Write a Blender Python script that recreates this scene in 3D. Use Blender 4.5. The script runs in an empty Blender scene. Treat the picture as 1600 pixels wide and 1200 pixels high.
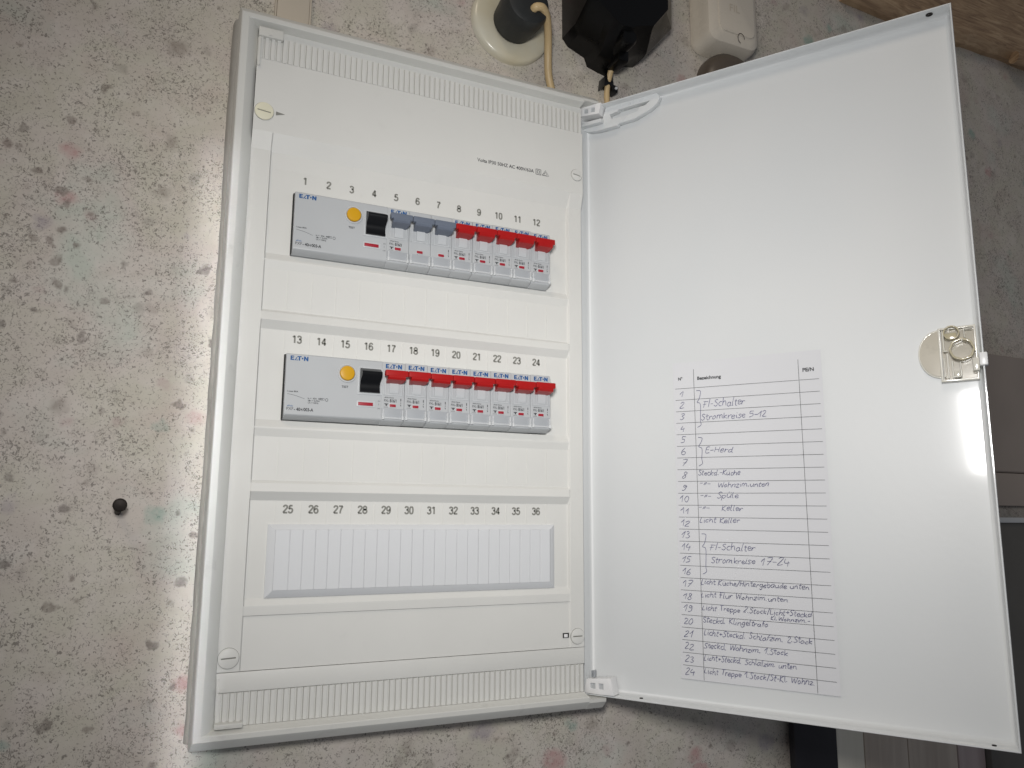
import bpy, bmesh, math, random
from mathutils import Vector, Matrix, noise
random.seed(7)
mm = 0.001
sc = bpy.context.scene
COL = sc.collection

# ------------------------------------------------------------------ camera
RW = ((0.9077, -0.4196, 0.0065), (0.0751, 0.1470, -0.9863), (0.4129, 0.8957, 0.1649))
CAM = Vector((-0.1927, -0.5842, -0.1276))
cd = bpy.data.cameras.new('camera'); cam = bpy.data.objects.new('camera', cd); COL.objects.link(cam)
right = Vector(RW[0]).normalized(); fwd = Vector(RW[2]).normalized()
up = right.cross(fwd).normalized(); right = fwd.cross(up).normalized()
cam.matrix_world = Matrix(((right.x, up.x, -fwd.x, CAM.x), (right.y, up.y, -fwd.y, CAM.y), (right.z, up.z, -fwd.z, CAM.z), (0, 0, 0, 1)))
cd.sensor_width = 36; cd.lens = 1229.57/1600*36; cd.clip_start = 0.02; cd.clip_end = 50
sc.camera = cam

# ------------------------------------------------------------------ light
w = bpy.data.worlds.new('World'); sc.world = w; w.use_nodes = True
bg = w.node_tree.nodes['Background']; bg.inputs[0].default_value = (0.86, 0.90, 1.0, 1); bg.inputs[1].default_value = 0.13

def area(name, loc, target, size, size_y, power, color, spread=180):
    l = bpy.data.lights.new(name, 'AREA'); l.shape = 'RECTANGLE'; l.size = size; l.size_y = size_y
    l.energy = power; l.color = color; l.spread = math.radians(spread)
    o = bpy.data.objects.new(name, l); COL.objects.link(o); o.location = loc
    o.rotation_euler = (Vector(target)-Vector(loc)).to_track_quat('-Z', 'Y').to_euler()
    return o
area('torch_light', (-0.214, -0.60, -0.008), (0.15, 0.0, -0.02), 0.085, 0.11, 1.12, (1.0, 0.985, 0.965), 97)
area('wall_strip_fill', (-0.30, -0.80, -0.095), (-0.160, 0.0, -0.085), 0.008, 0.44, 0.020, (0.90, 0.95, 1.0), 3.6)  # added narrow fill, no real lamp: brightens the wall strip beside the box
area('ceiling_light', (-0.9, -1.1, 1.5), (0.05, 0, 0), 0.5, 0.5, 6.0, (1.0, 0.85, 0.68))
sc.view_settings.view_transform = 'Standard'; sc.view_settings.look = 'None'
sc.view_settings.exposure = 0; sc.view_settings.gamma = 1

# ------------------------------------------------------------------ materials
def srgb(r, g, b):
    f = lambda c: (c/255/12.92) if c/255 <= .04045 else ((c/255+.055)/1.055)**2.4
    return (f(r), f(g), f(b), 1)
class NT:
    def __init__(s, name):
        s.m = bpy.data.materials.new(name); s.m.use_nodes = True; s.t = s.m.node_tree; s.b = s.t.nodes['Principled BSDF']
    def n(s, typ, **kw):
        nd = s.t.nodes.new(typ)
        for k, v in kw.items():
            if k in nd.inputs: nd.inputs[k].default_value = v
            else: setattr(nd, k, v)
        return nd
    def l(s, a, b): s.t.links.new(a, b)
    def coord(s): return s.n('ShaderNodeTexCoord').outputs['Object']
    def noise(s, scale, detail=2, rough=.5, dist=0, vec=None):
        nd = s.n('ShaderNodeTexNoise'); nd.inputs['Scale'].default_value = scale; nd.inputs['Detail'].default_value = detail
        nd.inputs['Roughness'].default_value = rough; nd.inputs['Distortion'].default_value = dist
        s.l(vec or s.coord(), nd.inputs['Vector']); return nd
    def ramp(s, fac, stops, interp='LINEAR'):
        nd = s.n('ShaderNodeValToRGB'); cr = nd.color_ramp; cr.interpolation = interp
        while len(cr.elements) < len(stops): cr.elements.new(.5)
        for e, (p, c) in zip(cr.elements, stops):
            e.position = p; e.color = c if len(c) == 4 else (*c, 1)
        s.l(fac, nd.inputs[0]); return nd.outputs[0]
    def math(s, op, a, b=None):
        nd = s.n('ShaderNodeMath'); nd.operation = op
        for i, x in enumerate((a, b)):
            if x is None: continue
            if isinstance(x, (int, float)): nd.inputs[i].default_value = x
            else: s.l(x, nd.inputs[i])
        return nd.outputs[0]
    def mix(s, fac, a, b, blend='MIX'):
        nd = s.n('ShaderNodeMix'); nd.data_type = 'RGBA'; nd.blend_type = blend
        for sock, x in ((nd.inputs[0], fac), (nd.inputs[6], a), (nd.inputs[7], b)):
            if isinstance(x, (int, float)): sock.default_value = x
            elif isinstance(x, tuple): sock.default_value = x
            else: s.l(x, sock)
        return nd.outputs[2]
    def bump(s, h, strength, dist):
        nd = s.n('ShaderNodeBump'); nd.inputs['Strength'].default_value = strength; nd.inputs['Distance'].default_value = dist
        s.l(h, nd.inputs['Height']); s.l(nd.outputs[0], s.b.inputs['Normal']); return nd

def plastic(name, col, rough=.45, var=.04, bump=.02, bscale=900, coat=0, spec=.5, metallic=0, dirt=0):
    k = NT(name); c = srgb(*col)
    n1 = k.noise(14, 3)
    lo = tuple(x*(1-var) for x in c[:3])+(1,); hi = tuple(min(1, x*(1+var)) for x in c[:3])+(1,)
    base = k.ramp(n1.outputs[0], [(.3, lo), (.7, hi)])
    if dirt:
        d = k.noise(60, 5, .65); d2 = k.ramp(d.outputs[0], [(.60, (0, 0, 0)), (.75, (dirt,)*3)])
        base = k.mix(d2, base, tuple(x*.55 for x in c[:3])+(1,))
    k.l(base, k.b.inputs['Base Color'])
    r = k.ramp(k.noise(40, 4).outputs[0], [(.3, (rough*.85,)*3), (.7, (min(1, rough*1.15),)*3)])
    k.l(r, k.b.inputs['Roughness'])
    k.b.inputs['Metallic'].default_value = metallic
    k.b.inputs['Specular IOR Level'].default_value = spec
    if coat: k.b.inputs['Coat Weight'].default_value = coat; k.b.inputs['Coat Roughness'].default_value = .08
    if bump: k.bump(k.noise(bscale, 2).outputs[0], bump, .0006)
    return k.m

M = {}
M['frame'] = plastic('frame_plastic', (208, 208, 203), .4, .03, .05, 1500, dirt=.25)
M['cover'] = plastic('cover_plastic', (213, 213, 209), .5, .02, .05, 1800, dirt=.06)
M['strip'] = plastic('blank_strip_plastic', (212, 214, 216), .5, .015, .03)
M['grey_body'] = plastic('device_body_grey', (180, 183, 185), .42, .03, .03, 1200)
M['grey_light'] = plastic('lever_window_grey', (192, 195, 197), .35, .02, 0)
M['grey_low'] = plastic('device_lower_grey', (165, 169, 173), .45, .02, .03)
M['black'] = plastic('black_plastic', (10, 11, 14), .35, .1, .03)
M['gap_shade'] = plastic('dark_gap', (20, 20, 20), .8, .1, 0)  # near-black put in where gaps and holes only hold shade
M['red'] = plastic('red_lever_plastic', (166, 20, 20), .38, .05, .03)
M['flag'] = plastic('red_flag', (158, 30, 46), .45, .05, 0)
M['toggle_grey'] = plastic('slate_lever_plastic', (102, 110, 124), .42, .05, .03)
M['yellow'] = plastic('yellow_button', (206, 156, 26), .35, .05, .02)
M['ink_blue'] = plastic('logo_blue', (0, 78, 138), .5, .05, 0)
M['ink_grey'] = plastic('print_grey', (128, 128, 122), .6, .05, 0)
M['ink_dark'] = plastic('print_dark', (52, 54, 58), .6, .05, 0)
M['pen'] = plastic('pen_ink', (82, 82, 116), .6, .25, 0)
M['paper'] = plastic('paper', (208, 209, 212), .75, .01, .05, 2500, spec=.3)
M['hinge'] = plastic('hinge_plastic', (214, 217, 218), .3, .02, .02)
M['latch'] = plastic('latch_plastic', (214, 212, 202), .14, .03, .02, dirt=.1)
M['white'] = plastic('white_plastic', (232, 232, 232), .3, .02, .02)
M['ivory'] = plastic('ivory_screw', (222, 219, 196), .45, .03, .02)
M['transformer'] = plastic('transformer_black', (6, 6, 6), .3, .2, .08, 500, spec=.3)
M['rubber'] = plastic('rubber_black', (34, 36, 36), .5, .15, .1, 600)
M['cord'] = plastic('old_beige_cord', (190, 166, 124), .5, .10, .1, 300, dirt=.4)
M['jbox'] = plastic('junction_cream', (206, 198, 184), .28, .06, .05, dirt=.15)
M['knob'] = plastic('brown_bakelite', (84, 75, 66), .4, .08, .05)
M['trunk'] = plastic('trunking_cream', (190, 180, 164), .5, .05, .05, dirt=.2)
M['navy'] = plastic('dark_navy', (28, 26, 33), .5, .1, .05)
M['shaded_latch_floor'] = plastic('latch_recess_shade', (186, 180, 166), .16, .08, .02, dirt=.3)  # darker, browner latch colour: shade of the recess put into the base
M['latch_ring'] = plastic('latch_brown_plastic', (184, 176, 150), .12, .12, .02)  # browner and darker than the rest of the latch
M['caulk'] = plastic('caulk_grey', (158, 155, 148), .6, .12, .2, 300, dirt=.4)
M['taupe'] = plastic('taupe_panel', (150, 140, 132), .5, .05, .05, 200)
M['taupe_dark'] = plastic('taupe_dark', (92, 90, 86), .6, .12, .1, 100)
M['metal'] = plastic('dark_metal', (28, 22, 18), .5, .2, .1, metallic=.6)

# glossy enamel door with a slight orange peel
k = NT('door_enamel'); n1 = k.noise(7, 2)
k.l(k.ramp(n1.outputs[0], [(.3, srgb(209, 212, 213)), (.7, srgb(214, 216, 216))]), k.b.inputs['Base Color'])
k.b.inputs['Roughness'].default_value = .42; k.b.inputs['Coat Weight'].default_value = .8; k.b.inputs['Coat Roughness'].default_value = .075
k.bump(k.noise(220, 2).outputs[0], .13, .0004); M['door'] = k.m

# yellow aged socket cover
k = NT('socket_cover_plastic'); n1 = k.noise(16, 3)
k.l(k.ramp(n1.outputs[0], [(.35, srgb(206, 204, 190)), (.62, srgb(200, 190, 162)), (.8, srgb(184, 160, 120))]), k.b.inputs['Base Color'])
k.b.inputs['Roughness'].default_value = .22; M['socket'] = k.m

# clear label holder
k = NT('clear_holder'); k.b.inputs['Base Color'].default_value = (.92, .94, .95, 1); k.b.inputs['Roughness'].default_value = .08
k.b.inputs['Alpha'].default_value = .38; M['clear'] = k.m

# wallpaper: fine worm-like print, loose blotches, a few coloured dabs
k = NT('speckled_wallpaper'); co = k.coord()
big = k.noise(11, 3, .6, vec=co)
base = k.ramp(big.outputs[0], [(.30, srgb(190, 178, 168)), (.44, srgb(191, 186, 172)), (.56, srgb(191, 182, 173)), (.70, srgb(184, 188, 177))])
mid = k.noise(38, 3, .6, 1.0, co)
base = k.mix(k.ramp(mid.outputs[0], [(.42, (0, 0, 0)), (.75, (.5, .5, .5))]), base, srgb(212, 204, 198))
# short dark strokes
dens = k.noise(26, 4, .65, .5, co)
s1 = k.noise(540, 3, .6, 1.2, co)
a1 = k.math('SUBTRACT', k.math('MULTIPLY', dens.outputs[0], .30), .15)
spk = k.ramp(k.math('ADD', s1.outputs[0], a1), [(.560, (0, 0, 0)), (.630, (.9, .9, .9))])
s2 = k.noise(205, 4, .6, 2.0, co)
worm = k.math('ABSOLUTE', k.math('SUBTRACT', s2.outputs[0], .5), None)
wm = k.ramp(worm, [(.006, (1, 1, 1)), (.020, (0, 0, 0))])
gate = k.ramp(k.noise(95, 2, .5, 0, co).outputs[0], [(.50, (0, 0, 0)), (.60, (1, 1, 1))])
gate2 = k.ramp(dens.outputs[0], [(.46, (0, 0, 0)), (.60, (1, 1, 1))])
worms = k.math('MULTIPLY', k.math('MULTIPLY', wm, gate), k.math('MULTIPLY', gate2, .75))
dark = k.math('MAXIMUM', spk, worms)
c1 = k.mix(k.math('MULTIPLY', dark, .72), base, srgb(78, 72, 66))
# blotches
def dabs(prev, scale, rad, colors, off, strength, stretch=(1, 1, 1)):
    mp = k.n('ShaderNodeMapping'); mp.inputs['Location'].default_value = off; mp.inputs['Scale'].default_value = stretch; k.l(co, mp.inputs[0])
    dn = k.noise(90, 3, .6, 0, co); 
    vm = k.n('ShaderNodeVectorMath'); vm.operation = 'MULTIPLY_ADD'; k.l(dn.outputs['Color'], vm.inputs[0])
    vm.inputs[1].default_value = (.013,)*3; k.l(mp.outputs[0], vm.inputs[2])
    v = k.n('ShaderNodeTexVoronoi'); v.inputs['Scale'].default_value = scale; k.l(vm.outputs[0], v.inputs['Vector'])
    sep = k.n('ShaderNodeSeparateColor'); k.l(v.outputs['Color'], sep.inputs[0])
    r = k.math('MULTIPLY', sep.outputs[1], rad)
    m = k.math('SUBTRACT', r, v.outputs['Distance'])
    mask = k.ramp(m, [(0.0, (0, 0, 0)), (.11, (strength,)*3)])
    grain = k.ramp(k.noise(200, 3, .6, 0, co).outputs[0], [(.3, (.55,)*3), (.6, (1, 1, 1))])
    mask = k.math('MULTIPLY', mask, grain)
    cc = k.ramp(sep.outputs[0], [(i/len(colors), srgb(*c)) for i, c in enumerate(colors)], 'CONSTANT')
    return k.mix(mask, prev, cc)
c2 = dabs(c1, 36, .30, [(128, 116, 108), (120, 108, 100), (168, 140, 138), (124, 118, 110)], (0, .5, 0), .40)
c3 = dabs(c2, 21, .33, [(120, 158, 148), (176, 132, 130), (136, 126, 116), (130, 164, 152), (150, 140, 148)], (.31, .2, .17), .66, (1, 1, 1.2))
c4 = dabs(c3, 60, .28, [(96, 86, 80), (110, 98, 90)], (.1, .9, .3), .7)
k.l(c4, k.b.inputs['Base Color'])
k.b.inputs['Roughness'].default_value = .55; k.b.inputs['Specular IOR Level'].default_value = .45
hb = k.math('ADD', k.math('MULTIPLY', k.noise(420, 3, .6, 0, co).outputs[0], .5), k.math('MULTIPLY', dark, -.4))
k.bump(hb, .25, .0006)
M['wall'] = k.m

# rough brown wood
k = NT('brown_wood'); co = k.coord(); mp = k.n('ShaderNodeMapping'); mp.inputs['Scale'].default_value = (1, 1, 9); mp.inputs['Rotation'].default_value = (0, math.radians(-4), 0); k.l(co, mp.inputs[0])
n1 = k.noise(16, 6, .65, 1.6, mp.outputs[0])
k.l(k.ramp(n1.outputs[0], [(.28, srgb(112, 88, 66)), (.5, srgb(164, 136, 106)), (.7, srgb(196, 170, 136))]), k.b.inputs['Base Color'])
k.b.inputs['Roughness'].default_value = .55; k.bump(n1.outputs[0], .4, .002); M['wood'] = k.m
def board(name, a, b):
    k = NT(name); co = k.coord(); mp = k.n('ShaderNodeMapping'); mp.inputs['Scale'].default_value = (14, 1, 1); k.l(co, mp.inputs[0])
    n1 = k.noise(4, 5, .6, .3, mp.outputs[0])
    k.l(k.ramp(n1.outputs[0], [(.3, srgb(*a)), (.7, srgb(*b))]), k.b.inputs['Base Color'])
    k.b.inputs['Roughness'].default_value = .5; k.bump(n1.outputs[0], .2, .001); return k.m
M['board_cream'] = board('board_cream', (222, 216, 198), (238, 232, 216))
M['board_brown'] = board('board_brown', (182, 168, 154), (214, 202, 186))
M['board_pink'] = board('board_pink', (168, 152, 150), (198, 184, 180))

# ------------------------------------------------------------------ object helpers
def tag(o, label=None, cat=None, group=None, kind=None):
    if label: o['label'] = label
    if cat: o['category'] = cat
    if group: o['group'] = group
    if kind: o['kind'] = kind
    return o
def empty(name, loc=(0, 0, 0), label=None, cat=None, group=None):
    o = bpy.data.objects.new(name, None); COL.objects.link(o); o.location = loc; o.empty_display_size = .01
    return tag(o, label, cat, group)
class MB:
    def __init__(s): s.bm = bmesh.new()
    def box(s, x0, x1, y0, y1, z0, z1, bev=0, seg=2):
        b2 = bmesh.new(); bmesh.ops.create_cube(b2, size=1)
        for v in b2.verts: v.co = Vector(((x0+x1)/2+v.co.x*(x1-x0), (y0+y1)/2+v.co.y*(y1-y0), (z0+z1)/2+v.co.z*(z1-z0)))
        if bev: bmesh.ops.bevel(b2, geom=b2.edges[:], offset=bev, segments=seg, profile=.6, affect='EDGES')
        return s.merge(b2)
    def merge(s, b2):
        me = bpy.data.meshes.new('t'); b2.to_mesh(me); b2.free(); s.bm.from_mesh(me); bpy.data.meshes.remove(me); return s
    def rings(s, rings, cap0=True, cap1=True, closed=True):
        vs = [[s.bm.verts.new(p) for p in r] for r in rings]; n = len(rings[0])
        for a, b in zip(vs[:-1], vs[1:]):
            for i in range(n if closed else n-1):
                s.bm.faces.new((a[i], a[(i+1) % n], b[(i+1) % n], b[i]))
        if cap0: s.bm.faces.new(vs[0][::-1])
        if cap1: s.bm.faces.new(vs[-1])
        return s
    def lathe_y(s, cx, cz, prof, n=32, cap1=True):   # prof: list of (r, y) from back to front
        return s.rings([[(cx+r*math.cos(2*math.pi*i/n), y, cz+r*math.sin(2*math.pi*i/n)) for i in range(n)] for r, y in prof], False, cap1)
    def tube(s, pts, r, n=10, sub=8):
        P = catmull(pts, sub); P = [Vector(p) for p in P]; rings = []; prev = None
        for i, p in enumerate(P):
            t = (P[min(i+1, len(P)-1)]-P[max(i-1, 0)]).normalized()
            a = t.cross(Vector((0, 1, 0))) if prev is None else prev-t*prev.dot(t)
            if a.length < 1e-5: a = t.cross(Vector((1, 0, 0)))
            a.normalize(); prev = a; b = t.cross(a)
            rr = r[0]+(r[1]-r[0])*i/(len(P)-1) if isinstance(r, tuple) else r
            rings.append([tuple(p+(a*math.cos(2*math.pi*j/n)+b*math.sin(2*math.pi*j/n))*rr) for j in range(n)])
        return s.rings(rings)
    def prism(s, loops, y0, y1, bev=0):    # polygons in XZ (outer first, then holes), extruded y0..y1 
        cu = bpy.data.curves.new('t', 'CURVE'); cu.dimensions = '2D'; cu.fill_mode = 'BOTH'
        for lp in loops:
            sp = cu.splines.new('POLY'); sp.points.add(len(lp)-1); sp.use_cyclic_u = True
            for q, (a, b) in zip(sp.points, lp): q.co = (a*100, b*100, 0, 1)   # scaled up for a safe fill
        h = abs(y1-y0)/2; cu.extrude = max((h-bev)*100, 0); cu.bevel_depth = bev*100; cu.bevel_resolution = 1; cu.offset = -bev*100
        ob = bpy.data.objects.new('t', cu); COL.objects.link(ob)
        me = bpy.data.meshes.new_from_object(ob.evaluated_get(bpy.context.evaluated_depsgraph_get()))
        me.transform(Matrix.Translation((0, (y0+y1)/2, 0)) @ Matrix.Rotation(math.pi/2, 4, 'X') @ Matrix.Scale(.01, 4))
        s.bm.from_mesh(me); bpy.data.meshes.remove(me); bpy.data.objects.remove(ob); bpy.data.curves.remove(cu); return s
    def ribbon(s, pts, wd, y):
        P = [Vector((a, b)) for a, b in pts]; L = []; Rr = []
        for i, p in enumerate(P):
            t = P[min(i+1, len(P)-1)]-P[max(i-1, 0)]
            if t.length < 1e-9: t = Vector((1, 0))
            t.normalize(); nn = Vector((-t.y, t.x))*(wd[i] if isinstance(wd, list) else wd)/2
            L.append(s.bm.verts.new((p.x+nn.x, y, p.y+nn.y))); Rr.append(s.bm.verts.new((p.x-nn.x, y, p.y-nn.y)))
        for i in range(len(P)-1): s.bm.faces.new((L[i], Rr[i], Rr[i+1], L[i+1]))
        return s
    def poly(s, pts, y):
        s.bm.faces.new([s.bm.verts.new((a, y, b)) for a, b in pts]); return s
    def mesh(s, name, mat, smooth=None):
        bmesh.ops.remove_doubles(s.bm, verts=s.bm.verts, dist=1e-7)
        bmesh.ops.recalc_face_normals(s.bm, faces=s.bm.faces)
        me = bpy.data.meshes.new(name); s.bm.to_mesh(me); s.bm.free(); me.materials.append(mat)
        if smooth is not None:
            for p in me.polygons: p.use_smooth = True
            me.set_sharp_from_angle(angle=math.radians(smooth))
        return me
    def build(s, name, mat, parent=None, loc=(0, 0, 0), smooth=35):
        return obj(name, s.mesh(name, mat, smooth), parent, loc)
def obj(name, me, parent=None, loc=(0, 0, 0)):
    o = bpy.data.objects.new(name, me); COL.objects.link(o); o.parent = parent; o.location = loc; return o
def catmull(p, sub):
    if len(p) < 3 or sub <= 1: return list(p)
    q = [p[0]]+list(p)+[p[-1]]; out = []
    for i in range(1, len(q)-2):
        for j in range(sub):
            t = j/sub
            out.append(tuple(.5*((2*b)+(-a+c)*t+(2*a-5*b+4*c-d)*t*t+(-a+3*b-3*c+d)*t**3) for a, b, c, d in zip(q[i-1], q[i], q[i+1], q[i+2])))
    out.append(tuple(p[-1])); return out
_tm = {}
def text_mesh(txt, h, mat, bold=0.0, xs=1.0, align='LEFT'):
    key = (txt, h, mat.name, bold, xs, align)
    if key in _tm: return _tm[key]
    cu = bpy.data.curves.new('t', 'FONT'); cu.body = txt; cu.size = 1; cu.offset = bold; cu.resolution_u = 3; cu.align_x = align; cu.extrude = 0
    ob = bpy.data.objects.new('t', cu); COL.objects.link(ob)
    me = bpy.data.meshes.new_from_object(ob.evaluated_get(bpy.context.evaluated_depsgraph_get()))
    k = h/.70
    me.transform(Matrix.Rotation(math.pi/2, 4, 'X') @ Matrix.Diagonal((k*xs, k, k, 1)))
    me.materials.clear(); me.materials.append(mat); bpy.data.objects.remove(ob); bpy.data.curves.remove(cu); _tm[key] = me; return me
def text(name, txt, h, mat, loc, parent, bold=0.0, xs=1.0, align='LEFT'):
    return obj(name, text_mesh(txt, h, mat, bold, xs, align), parent, loc)
def texts(items, mat, parent):     # prints: (txt, x, y, z, h, bold, xs)
    for t, x, y, z, h, bold, xs in items: text('print_line', t, h, mat, (x, y, z), parent, bold, xs)
    return MB()
def fit(name, txt, h, wdt, mat, loc, parent, bold=0.0):
    me = text_mesh(txt, h, mat, bold, 1.0); w0 = max(v.co.x for v in me.vertices)-min(v.co.x for v in me.vertices)
    return text(name, txt, h, mat, loc, parent, bold, wdt/w0)
def copy_tree(o, parent=None, loc=None):
    c = o.copy(); COL.objects.link(c); c.parent = parent
    if loc is not None: c.location = loc
    for ch in list(o.children): copy_tree(ch, c)
    return c
def sweep_rect(b, X0, X1, Z0, Z1, prof, closed=False):   # prof (inward distance, y), mitred
    rings = [[(X0+d, y, Z0+d), (X1-d, y, Z0+d), (X1-d, y, Z1-d), (X0+d, y, Z1-d)] for d, y in prof]
    if closed: rings.append(rings[0])
    return b.rings(rings, False, False)

# ------------------------------------------------------------------ wall
def wy(x, z):
    y = .0135
    t = max(0, min(1, (x+.195)/.042)); f = max(0, min(1, (.19-z)/.12))
    if x < .0: y -= .0060*(t*t*(3-2*t))*f*(1+.25*noise.noise(Vector((0, 0, z*14))))
    if x < -.20: y -= .085*(-.20-x)      # lean added to turn glossy highlights off the wall further left
    if x > -.15: y += .0065*max(0, min(1, (-.225-z)/.045))*min(1, (x+.15)/.03)  # wall set back here to deepen the shadow under the frame
    y += .0011*noise.noise(Vector((x*3.1, 0, z*3.1)))+.00035*noise.noise(Vector((x*17, 3, z*17)))
    return y
xs = [-1.2, -.8, -.6, -.5]+[-.42+.006*i for i in range(48)]+[-.13+.04*i for i in range(35)]+[1.5, 2.0]
zs = [-1.2, -.9, -.7, -.6]+[-.52+.012*i for i in range(80)]+[.46, .5, .6, .7, .9, 1.3]
bmw = bmesh.new(); gv = [[bmw.verts.new((x, wy(x, z), z)) for z in zs] for x in xs]
for i in range(len(xs)-1):
    for j in range(len(zs)-1): bmw.faces.new((gv[i][j], gv[i+1][j], gv[i+1][j+1], gv[i][j+1]))
bmesh.ops.recalc_face_normals(bmw, faces=bmw.faces)
mw = bpy.data.meshes.new('wall'); bmw.to_mesh(mw); bmw.free(); mw.materials.append(M['wall'])
for p in mw.polygons: p.use_smooth = True
tag(obj('wall', mw), kind='structure')

# ------------------------------------------------------------------ distribution box
box = empty('distribution_box', (0, 0, -.27), 'white wall cabinet for fuses standing open, three rows of module slots', 'fuse box')
BL = (0, 0, .27)     # parts are laid out in world coordinates: undo the base offset
FX0, FX1, FZ0, FZ1 = -.1535, .157, -.2735, .2445
b = MB()
prof = [(-.0012, -.0068, .026), (-.0011, -.0066, -.003), (-.0009, -.0062, -.0065), (-.0001, -.0006, -.0124), (.0006, .0004, -.0130), (.0050, .0034, -.0130), (.0058, .0040, -.0126), (.0120, .0056, -.0058), (.0128, .0062, -.0048), (.0129, .0063, .012)]
XR = .1405
b.rings([[(XR, y, FZ0+dz), (FX0+dx, y, FZ0+dz), (FX0+dx, y, FZ1-dz), (XR, y, FZ1-dz)] for dx, dz, y in prof], False, False, False)
for zo, sg in ((FZ0, 1), (FZ1, -1)):        # ends of the long members next to the hinges
    b.rings([[(x, .026, zo-sg*.0068*k_), (x, -.0063, zo-sg*.0066*k_), (x, -.0124*k_, zo-sg*.0008), (x, -.0126*k_, zo+sg*.0018), (x, .026, zo+sg*.0018)] for x, k_ in ((XR, 1), (.1560, 1), (.1585, .72))])
b.box(.1462, .1585, .0110, .0150, FZ0, FZ1)
fr = b.build('frame', M['frame'], box, BL, 25)
b = MB(); n = 120; r3 = []
for i in range(n+1):
    z = FZ0-.004+(FZ1-FZ0+.006)*i/n; q = .0012*noise.noise(Vector((z*60, 0, 0)))+.0012*noise.noise(Vector((z*17, 2, 0)))
    r3.append([(-.1580+q*.5, .0125, z), (-.1574+q*.5, .0068, z), (-.1562, .0040+q*.3, z), (-.1545, .0030, z), (-.1545, .0125, z)])
b.rings(r3); b.build('caulk_bead', M['caulk'], box, BL, 60)
b = MB(); b.box(-.1425, .146, .0113, .0128, -.263, .234); b.build('interior_shade', M['gap_shade'], box, BL)  # dark sheet in place of the shaded box interior behind the slots
# corner clips inside the frame
for (x0, x1, z0, z1) in ((-.1405, -.1225, .2300, .2375), (-.1405, -.1225, -.2672, -.2640)):
    b = MB(); b.box(x0, x1, -.0098, .0, z0, z1, .0006); b.box(x0+.007, x0+.0095, -.0103, -.0097, z0+.0012, z0+.0028, .0003); b.build('corner_clip', M['frame'], box, BL)
b = MB(); b.box(-.1403, -.1383, -.0092, 0, .206, .2290, .0005); b.build('edge_clip', M['frame'], box, BL)
b = MB(); b.box(-.1403, -.1383, -.0035, 0, -.2598, -.236, .0005); b.build('edge_clip', M['frame'], box, BL)

# cover: relief laid out as a height field on a rectilinear grid
ROWZ = (.1241, 0.0, -.1241)
CX0, CX1, CZ0, CZ1 = -.1405, .1415, -.2325, .2310
SL = (-.1075, .1085)         # slot in x
def row_of(z):
    for r in ROWZ:
        if r-.1060-.0010 <= z <= r+.0125+.002: return r
    return None
zb = set([CZ0, CZ1, .2134, .2128, .2120, .155, .142, -.1965, -.2320])
for r in ROWZ:
    for d in (.0125, .0122, .0070, .0060, .0050, -.0118, -.0608, -.0618, -.0660, -.0672, -.0720, -.0728, -.1030, -.1040, -.1060): 
        if r == ROWZ[2] and d < -.1: continue
        zb.add(round(r+d, 6))
zb = sorted(z for z in zb if CZ0 <= z <= CZ1)
def lerp(t, pts):
    if t <= pts[0][0]: return pts[0][1]
    for (a, ya), (c, yc) in zip(pts[:-1], pts[1:]):
        if t <= c: return ya+(yc-ya)*(t-a)/(c-a)
    return pts[-1][1]
def inner_y(z):
    pts = [(-.2325, -.0026), (-.1968, -.0026)]
    for r in reversed(ROWZ):
        if r != ROWZ[2]: pts += [(r-.1060, -.0032), (r-.1040, -.0012)]
        pts += [(r-.0728, -.0012), (r-.0672, -.0030), (r-.0660, -.0030), (r-.0608, 0), (r+.0060, 0)]
        if r == ROWZ[0]: pts += [(.142, -.0012), (.155, -.0072), (.231, -.0072)]
        else: pts += [(r+.0122, -.0044)]
    pts = [p for p in pts if True]; pts.sort()
    return lerp(z, pts)
def border_y(z): return lerp(z, [(-.2325, -.0032), (.142, -.0034), (.155, -.0072), (.231, -.0072)])
xb = sorted([CX0, -.1262, -.1252, SL[0], SL[1], .1282, .1292, CX1])
b = MB(); bm = b.bm
V = {}
def cy(x, z):
    if x <= -.1262+1e-6 or x >= .1292-1e-6: return border_y(z)
    return inner_y(z)
for x in xb:
    for z in zb: V[x, z] = bm.verts.new((x, cy(x, z), z))
for i in range(len(xb)-1):
    for j in range(len(zb)-1):
        zc = (zb[j]+zb[j+1])/2; xc = (xb[i]+xb[i+1])/2
        if SL[0] < xc < SL[1] and any(r-.0608 < zc < r-.0118 for r in ROWZ): continue
        if zc > .2125: continue
        bm.faces.new((V[xb[i], zb[j]], V[xb[i+1], zb[j]], V[xb[i+1], zb[j+1]], V[xb[i], zb[j+1]]))
for r in ROWZ:      # slot walls
    x0, x1, z0, z1 = SL[0], SL[1], r-.0608, r-.0118
    ys = 0.0
    ring = lambda y: [(x0, y, z0), (x1, y, z0), (x1, y, z1), (x0, y, z1)]
    b.rings([ring(0.0), ring(.009)], False, False)
bmesh.ops.delete(bm, geom=[v for v in bm.verts if not v.link_faces], context='VERTS')
cover = b.build('cover', M['cover'], box, BL, 12)
bv = cover.modifiers.new('soft', 'BEVEL'); bv.width = .0004; bv.segments = 2; bv.limit_method = 'ANGLE'; bv.angle_limit = math.radians(20)

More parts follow.
